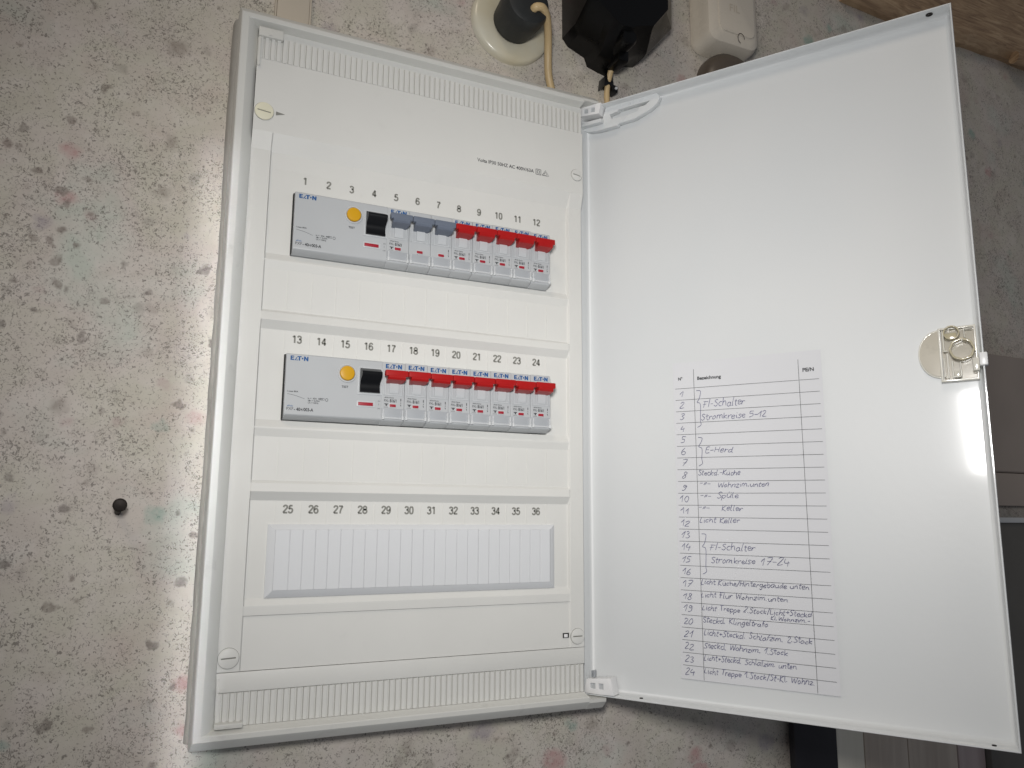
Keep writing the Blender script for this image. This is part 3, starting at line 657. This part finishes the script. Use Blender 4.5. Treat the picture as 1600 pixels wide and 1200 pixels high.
G = {  # single-stroke pen letters: advance, strokes (x-height 5, capitals 9)
 'a': (5.2, ['4,4.6 2,5 .4,2.5 1.6,0 3.4,1.5 4,4.8 4,1.2 5,0']), 'b': (5, ['.6,9 .6,.3', '.6,3.5 2.6,5 4,2.6 2.6,0 .6,.4']), 'c': (4.2, ['3.6,4.4 2,5 .5,2.6 1.6,.1 3.8,.8']),
 'd': (5.2, ['3.6,4.2 1.8,5 .4,2.5 1.6,0 3.6,1.6', '4,9.2 4,1 4.8,0']), 'e': (4.4, ['.6,2.4 3.4,3 2.6,5 .8,4 .5,1.4 2,0 4,.9']), 'f': (3.6, ['3.6,8.6 2.2,9 1.4,7 1.4,0', '.2,4.8 3,4.8']),
 'g': (4.8, ['3.8,4.6 1.8,5 .5,2.6 1.7,.2 3.6,1.6 3.9,4.8 3.8,-2 2,-3.6 .4,-2.6']), 'h': (5, ['.6,9 .6,0', '.6,3 2.2,5 3.8,4 3.9,.4 4.8,0']), 'i': (2.4, ['1,5 1,.8 2,0', '1,7 1.2,7.3']),
 'k': (4.6, ['.6,9 .6,0', '3.8,5 .8,2.4 4,0']), 'l': (2.6, ['.6,9 .6,1 2,0']), 'm': (7.4, ['.5,5 .5,0', '.5,3 2,5 3.2,4 3.2,0', '3.2,3 4.8,5 6,4 6,.8 7,0']), 'n': (5.2, ['.5,5 .5,0', '.5,3 2.4,5 3.9,4 3.9,.8 4.8,0']),
 'o': (4.8, ['2.2,5 .5,2.6 1.8,0 3.9,2.4 2.6,5 2,4.8']), 'p': (4.8, ['.5,5 .5,-3.6', '.5,3.6 2.4,5 3.9,2.8 2.4,.1 .6,.8']), 'r': (3.8, ['.5,5 .6,0', '.6,2.8 2,4.8 3.6,4.4']), 's': (4, ['3.4,4.5 1.8,5 .8,3.8 3.2,1.6 2,0 .4,.6']),
 't': (3.4, ['1.4,8.4 1.3,1 3,.2', '.1,5.6 3.2,5.8']), 'u': (5.2, ['.5,5 .6,1.2 2,0 3.9,2 4,5 4,1 5,0']), 'z': (4.2, ['.4,4.7 3.6,4.8 .4,.2 4,.1']), 'w': (6, ['.4,5 1.6,0 3,4.4 4.4,0 5.6,5']),
 'F': (5, ['1.6,9 1.4,0', '.2,9 5,8.8', '0,5 3.4,5']), 'I': (2.4, ['1.2,9 1.2,0']), 'S': (5, ['4.4,8.2 2.4,9.2 .9,7.2 4,3 2.4,0 .3,1']), 'E': (4.8, ['4.2,9 .6,9 .6,0 4.4,.1', '.6,4.8 3.6,4.8']),
 'H': (5.8, ['.6,9 .6,0', '4.8,9 4.8,0', '.6,4.6 4.8,4.8']), 'K': (5.4, ['.6,9 .6,0', '4.6,9 .8,4 4.8,0']), 'L': (4.4, ['.8,9 .6,.2 3.8,.3']), 'W': (7.6, ['.4,8.6 1.8,0 3.8,7 5.4,0 7.2,9']), 'T': (5.4, ['0,9 5.4,9', '2.6,9 2.4,0']),
 '1': (4, ['.2,4.6 1.4,6.8 2.7,9.2', '2.7,9.2 2.5,0']), '2': (5, ['.6,7.4 2.4,9 4,7 .6,.2 4.6,.3']), '3': (4.8, ['.6,8.4 2.6,9 3.6,7 1.8,5 4,3 2.4,0 .3,.8']), '4': (5, ['1.6,9 .6,4 4.4,4.2', '3.6,6 3.4,-.6']), '5': (5, ['4.2,9 1.4,9 1,5.4 3.4,5.2 3.6,1.4 .6,.2']),
 '6': (4.8, ['3.2,9 .8,5 .8,1.4 2.6,0 4,2.2 2.4,4.2 .8,2.6']), '7': (5, ['.4,8.8 4.4,9 2,0', '1.2,4.6 4.4,4.8']), '8': (4.8, ['3.8,8 2.2,9 1.2,7.4 3.8,2.4 2.2,0 .8,2 3.6,6.4 3.8,8']), '9': (4.8, ['3.8,7.4 2.2,9 .8,6.8 2.2,5 3.8,7.4 3.4,2 1.6,0 .6,.6']), '0': (5, ['2.4,9 .6,5 1.6,.4 3.6,.8 4.2,5 2.8,9 2.2,8.8']),
 '-': (4.2, ['.5,3.6 3.6,3.8']), '.': (2.8, ['.5,1.0 1.1,.5 1.3,-.1']), '/': (3.6, ['3,9.6 .4,-1.4']), '+': (4.8, ['.4,4 4.2,4', '2.2,6.2 2.2,1.8']), ' ': (3.4, []), '"': (3.2, ['.9,6.4 .7,1.6', '2.2,6.4 2.0,1.6']),
}
G['\u00fc'] = (5.2, G['u'][1]+['1.2,7 1.4,7.4', '3.2,7 3.4,7.4']); G['\u00e4'] = (5.2, G['a'][1]+['1.2,7 1.4,7.4', '3.2,7 3.4,7.4'])
def hand(txt, s0, s1, z, h, parent, drop=0.0, wd=.00039):
    tot = sum(G[c][0] for c in txt)-.6; kx = (s1-s0)/tot; ky = h/9.0; b = MB(); x = 0; rnd = random.Random(txt)
    for c in txt:
        adv, st = G[c]; jy = rnd.uniform(-.5, .5); js = rnd.uniform(.84, 1.12); sl = .16+rnd.uniform(-.10, .10)
        for s_ in st:
            pts = [tuple(map(float, q.split(','))) for q in s_.split()]
            pts = [(a+rnd.uniform(-.34, .34), (q*js+jy+rnd.uniform(-.4, .4))) for a, q in pts]
            pts = catmull(pts, 5)
            base = .5*math.sin(x*.23+len(txt))
            b.ribbon([(s0+(x+a+sl*(q-4))*kx, z+(q+base)*ky-drop*(x+a)/tot) for a, q in pts], [wd*(.72+.5*abs(math.sin(x*1.7+i_*.33))) for i_ in range(len(pts))], YP-.00003-.00001*(rnd.random()))
        x += adv
    return b.build('handwritten_entry', M['pen'], parent, PO, None)
for i in range(24):
    t = str(i+1); zc = -.0236-HS*i-.0070
    w_ = .0038 if i < 9 else .0072
    c0 = .0868+(.0 if i < 9 else -.0005)+(i-12)*.00003
    hand(t, c0-w_/2, c0+w_/2, zc-.0001, .0048, pl)
E_ = [('FI-Schalter', .1043, .1379, -.0402, .0060), ('Stromkreise 5-12', .1023, .1540, -.0505, .0052), ('E-Herd', .1051, .1270, -.0770, .0047), ('Steckd.-K\u00fcche', .0984, .1320, -.0950, .0040),
      ('-"-', .0990, .1084, -.1030, .0038), ('Wohnzim.unten', .1141, .1536, -.1043, .0038), ('-"-', .0992, .1084, -.1128, .0038), ('Sp\u00fcle', .1131, .1300, -.1130, .0046), ('-"-', .0975, .1070, -.1220, .0038), ('Keller', .1164, .1326, -.1228, .0046),
      ('Licht Keller', .0984, .1300, -.1320, .0040), ('FI-Schalter', .1059, .1410, -.1530, .0050), ('Stromkreise', .1065, .1405, -.1628, .0048), ('17-24', .1445, .1655, -.1632, .0052),
      ('Licht K\u00fcche/Hintergeb\u00e4ude unten', .0980, .1788, -.1795, .0038), ('Licht Flur Wohnzim.unten', .0978, .1630, -.1892, .0038), ('Licht Treppe 2.Stock/Licht+Steckd', .0984, .1795, -.1990, .0038), ('Kl.Wohnzim.-', .1500, .1780, -.2030, .0028),
      ('Steckd. Klingeltrafo', .0983, .1482, -.2083, .0040), ('Licht+Steckd. Schlafzim. 2.Stock', .0989, .1788, -.2178, .0040), ('Steckd. Wohnzim. 1.Stock', .0987, .1612, -.2274, .0040), ('Licht+Steckd. Schlafzim. unten', .0985, .1670, -.2364, .0040), ('Licht Treppe 1.Stock/St-Kl. Wohnz.', .0983, .1793, -.2462, .0040)]
for a in E_: hand(a[0], a[1], a[2], a[3], a[4], pl)
for (x, z0, z1) in ((.0990, -.0262, -.0563), (.0991, -.0644, -.0874), (.0995, -.1408, -.1718)):
    zm = z0+(z1-z0)*.32
    pts = catmull([(x, z0), (x+.0034, z0-.0008), (x+.0022, zm+.003), (x+.0004, zm), (x+.0030, zm-.002), (x+.0026, z1+.006), (x+.0030, z1+.002), (x, z1)], 6)
    b = MB(); b.ribbon(pts, .0004, YP-.00002); b.build('pen_brace', M['pen'], pl, PO, None)

# ------------------------------------------------------------------ things on the wall
# trunking above the box
t = empty('cable_trunking', (-.114, .012, .252), 'cream cable trunking running up the wall above the left end of the box', 'trunking')
b = MB(); b.box(-.0125, .0125, -.0035, .002, .0005, .30, .0006); b.build('channel_lid', M['trunk'], t)
b = MB(); b.box(-.0140, -.0127, -.0030, .002, .0005, .30, .0003); b.box(.0127, .0142, -.0030, .002, .0005, .30, .0003); b.build('channel_edge', M['trunk'], t)
# socket with round cover
cx, cz = .0780, .3135
t = empty('wall_socket', (cx, .012, cz-.038), 'round yellowed flush cover behind the black plug', 'socket')
b = MB(); b.lathe_y(0, .038, [(.0385, .001), (.0385, -.0030), (.0378, -.0050), (.0362, -.0064), (.0330, -.0072), (.0190, -.0078), (.0180, -.0072), (.0175, .0)], 64, True); b.build('cover_ring', M['socket'], t)
pg = empty('power_plug', (.0765, -.012, .3095), 'round black plug sitting in the round socket, beige cord curving down from it', 'plug')
b = MB(); b.lathe_y(0, 0, [(.0195, .014), (.0205, .004), (.0212, -.006), (.0208, -.014), (.0190, -.0185), (.0150, -.0205), (.0002, -.0208)], 40)
b.build('plug_body', M['rubber'], pg)
b = MB(); b.box(-.0150, .0165, -.0195, -.002, .004, .05, .006, 3); b.build('plug_grip', M['rubber'], pg)
b = MB(); pts = [(.0790, -.0300, .3030), (.0800, -.0350, .3035), (.0860, -.0350, .3045), (.0935, -.0280, .3035), (.1000, -.0180, .3000), (.1050, -.0090, .2930), (.1085, -.0020, .2830), (.1115, .003, .2700), (.1160, .006, .2580), (.1230, .008, .2400)]
b.tube([(x-.0755, y+.012, z-.3095) for x, y, z in pts], .0035, 12); b.build('cord', M['cord'], pg)
# black transformer: lofted housing with a tapering nose
tr = empty('transformer', (.18, .012, .2745), 'glossy black transformer housing on the wall above the box, cord leaving its nose', 'transformer')
A = [(.1325, .46), (.1325, .3123), (.1379, .3054), (.1560, .2985), (.1590, .2900), (.1700, .2870), (.1800, .2850), (.1905, .2940), (.2010, .3010), (.2110, .3030), (.2420, .3390), (.2440, .46)]
Bq = [(.1300, .46), (.1280, .3130), (.1310, .3060), (.1480, .2990), (.1560, .2930), (.1640, .2870), (.1740, .2870), (.1810, .2960), (.1930, .3010), (.2010, .3030), (.2120, .3330), (.2140, .46)]
Bq = [(.1330, .46), (.1330, .3250), (.1380, .3190), (.1510, .3110), (.1560, .3070), (.1640, .3020), (.1760, .3020), (.1810, .3050), (.1930, .3090), (.2000, .3110), (.2170, .3330), (.2180, .46)]
def yz(pts, y, f=1.0, cx_=.178, cz_=.36): return [((cx_+(x-cx_)*f)-.18, y, (cz_+(z-cz_)*f)-.27) for x, z in pts]
b = MB(); b.rings([yz(A, .002), yz(A, -.018), yz(A, -.023, .985), yz(Bq, -.048), yz(Bq, -.052, .97)]); b.build('housing', M['transformer'], tr, (0, 0, 0), 30)
b = MB(); b.lathe_y(-.0045, .0275, [(.0085, -.02), (.0085, -.046), (.0070, -.0485), (.0002, -.049)], 20); b.build('nose_boss', M['transformer'], tr)
b = MB(); b.box(-.0075, .004, -.034, -.012, .012, .030, .003); b.build('cord_gland', M['transformer'], tr)
b = MB(); b.tube([(x-.003, y-.006, z-.0245) for x, y, z in [(.0, -.012, .045), (.0, -.004, .033), (-.0005, .0, .02), (.0003, .001, .005), (.001, .002, -.02)]], .0027, 10); b.build('cord', M['cord'], tr)
cl = empty('cable_clip', (.1765, .012, .276), 'small black nail clip holding the short cord below the transformer', 'cable clip')
b = MB(); outer = [(-.0058, -.004), (-.0050, .002), (-.0042, .007), (-.0015, .0095), (.0018, .0095), (.0042, .007), (.0050, .000), (.0095, -.001), (.0095, -.0065), (.0040, -.0060), (.0035, -.0025), (0, -.0010), (-.0030, -.0025)]
b.prism([outer], .002, -.0105, .0008); b.build('saddle', M['black'], cl)
b = MB(); b.lathe_y(.0072, -.0038, [(.0013, -.009), (.0013, -.0118), (.0002, -.0121)], 12); b.build('nail_head', M['grey_light'], cl)
# junction box
jb = empty('junction_box', (.316, .012, .343), 'cream surface junction box with rounded corners at the top edge, above the brown knob', 'junction box')
def rrect(x0, x1, z0, z1, r, n=6):
    o = []
    for cx_, cz_, a in ((x1-r, z1-r, 0), (x0+r, z1-r, 90), (x0+r, z0+r, 180), (x1-r, z0+r, 270)):
        for i in range(n+1):
            q = math.radians(a+90*i/n); o.append((cx_+r*math.cos(q), cz_+r*math.sin(q)))
    return o
b = MB(); L = [(.0, .001, 0), (.0, -.006, 0), (.0008, -.0085, 0), (.0008, -.018, 0), (.0030, -.0245, 0), (.0090, -.0285, 0)]
b.rings([[(x, y, z) for x, z in rrect(-.0330+d, .0350-d, .0+d, .085-d, .012-d*.5)] for d, y, _ in L]); b.build('box_shell', M['jbox'], jb)
b = MB(); b.rings([[(x, y, z) for x, z in rrect(-.0210+d, .0250-d, .012+d, .075-d, .007)] for d, y in ((0, -.0280), (.0006, -.0296), (.0012, -.0298))]); o = b.build('raised_lid', M['jbox'], jb)
lm = text('embossed_mark', 'FIL', .0080, M['trunk'], (-.008, -.0300, .036), o, 0, 1.0)
b = MB()
for (x0, r0) in ((.006, .0042),): 
    b.ribbon([(x0+r0*math.cos(a*math.pi/12), .0085+r0*1.3*math.sin(a*math.pi/12)) for a in range(18)], .0009, -.0300)
b.build('embossed_mark', M['knob'], o, smooth=None)
kb = empty('rotary_knob', (.322, .012, .312), 'dark brown round knob below the cream junction box, half behind the door', 'knob')
b = MB(); b.lathe_y(0, 0, [(.0335, .001), (.0335, -.006), (.0320, -.0120), (.0270, -.0180), (.0180, -.0215), (.0080, -.0230), (.0002, -.0232)], 48); b.build('knob_cap', M['knob'], kb)
b = MB(); b.rings([[(x*.4*f, y, .035+z*.5) for x, z in ((-.03, -.012), (.03, -.012), (.03, .012), (-.03, .012))] for f, y in ((1, .001), (.9, -.01))]); b.build('mount_tab', M['jbox'], kb)

# rustic wooden beam
wb = empty('wooden_beam', (.85, .012, .46), 'dark brown rough wooden beam across the wall at the upper right', 'beam')
b = MB(); nn = 90; lo = []; 
for i in range(nn+1):
    x = .50+.9*i/nn
    z = .4655+.0022*noise.noise(Vector((x*30, 1, 0)))+.004*noise.noise(Vector((x*9, 5, 0)))+(.002 if x > .7 else -.001)
    lo.append((x, z))
rings = []
for x, z in lo:
    rings.append([(x-.85, .001, z-.46), (x-.85, -.008, z-.4615), (x-.85, -.016, z-.456), (x-.85, -.020, z+.012-.46), (x-.85, -.020, .20), (x-.85, .001, .20)])
b.rings(rings); b.build('timber', M['wood'], wb, (0, 0, 0), 40)
b = MB(); b.tube([(-.06, -.016, .004), (-.03, -.020, .003), (.0, -.021, .0055), (.04, -.019, .003)], (.008, .005), 10); b.build('bark_edge', M['wood'], wb)

# nail in the wall on the left
nl = empty('wall_screw', (-.2086, .0135, -.127), 'lone black screw sticking out of the wallpaper left of the box', 'screw')
b = MB(); b.tube([(.000, .002, -.0005), (.0006, -.008, .0015), (.0014, -.0175, .0040)], .0021, 12, 4); b.build('shank', M['metal'], nl)
b = MB(); b.lathe_y(.0016, .0045, [(.0022, -.0150), (.0042, -.0178), (.0044, -.0190), (.0036, -.0202), (.0002, -.0208)], 24); b.build('head', M['metal'], nl)
b = MB(); b.lathe_y(-.0008, -.0012, [(.0042, .001), (.0036, -.0006), (.0020, -.0012)], 20); b.build('wall_plug', M['knob'], nl)

# things beyond the door on the right
cb = empty('wall_cupboard', (.86, .012, -.113), 'smooth taupe panel fixed to the wall beyond the latch side of the door', 'cupboard')
b = MB(); b.box(-.24, .30, -.012, .002, .0375, .176, .004, 3); b.build('upper_panel', M['taupe'], cb)
b = MB(); b.box(-.24, .30, -.012, .002, .000, .0370, .001); b.build('lower_panel', M['taupe'], cb)
fr2 = empty('dark_appliance', (.86, .012, -.80), 'dark grey cabinet with a thin pale top rim below the taupe panel', 'cabinet')
b = MB(); b.box(-.225, .32, -.010, .002, .0, .668, .002); b.build('carcass', M['taupe_dark'], fr2)
b = MB(); b.box(-.228, .32, -.013, -.009, .668, .674, .001); b.build('rim', M['grey_body'], fr2)
po = empty('dark_post', (.396, .012, -.80), 'dark navy upright post on the wall below the open door', 'post')
b = MB(); b.box(-.0265, .0265, -.006, .002, 0, .60, .002); b.build('upright', M['navy'], po)
bd = empty('boarded_panel', (.53, .012, -.80), 'pale vertical boards between the navy post and the dark cabinet', 'boarding')
for (x0, x1, m_) in ((-.106, -.070, 'board_cream'), (-.069, -.010, 'board_brown'), (-.009, .062, 'board_brown'), (.063, .104, 'board_pink')):
    b = MB(); b.box(x0, x1, -.003-.001*random.random(), .002, 0, .60, .0015); b.build('board', M[m_], bd)
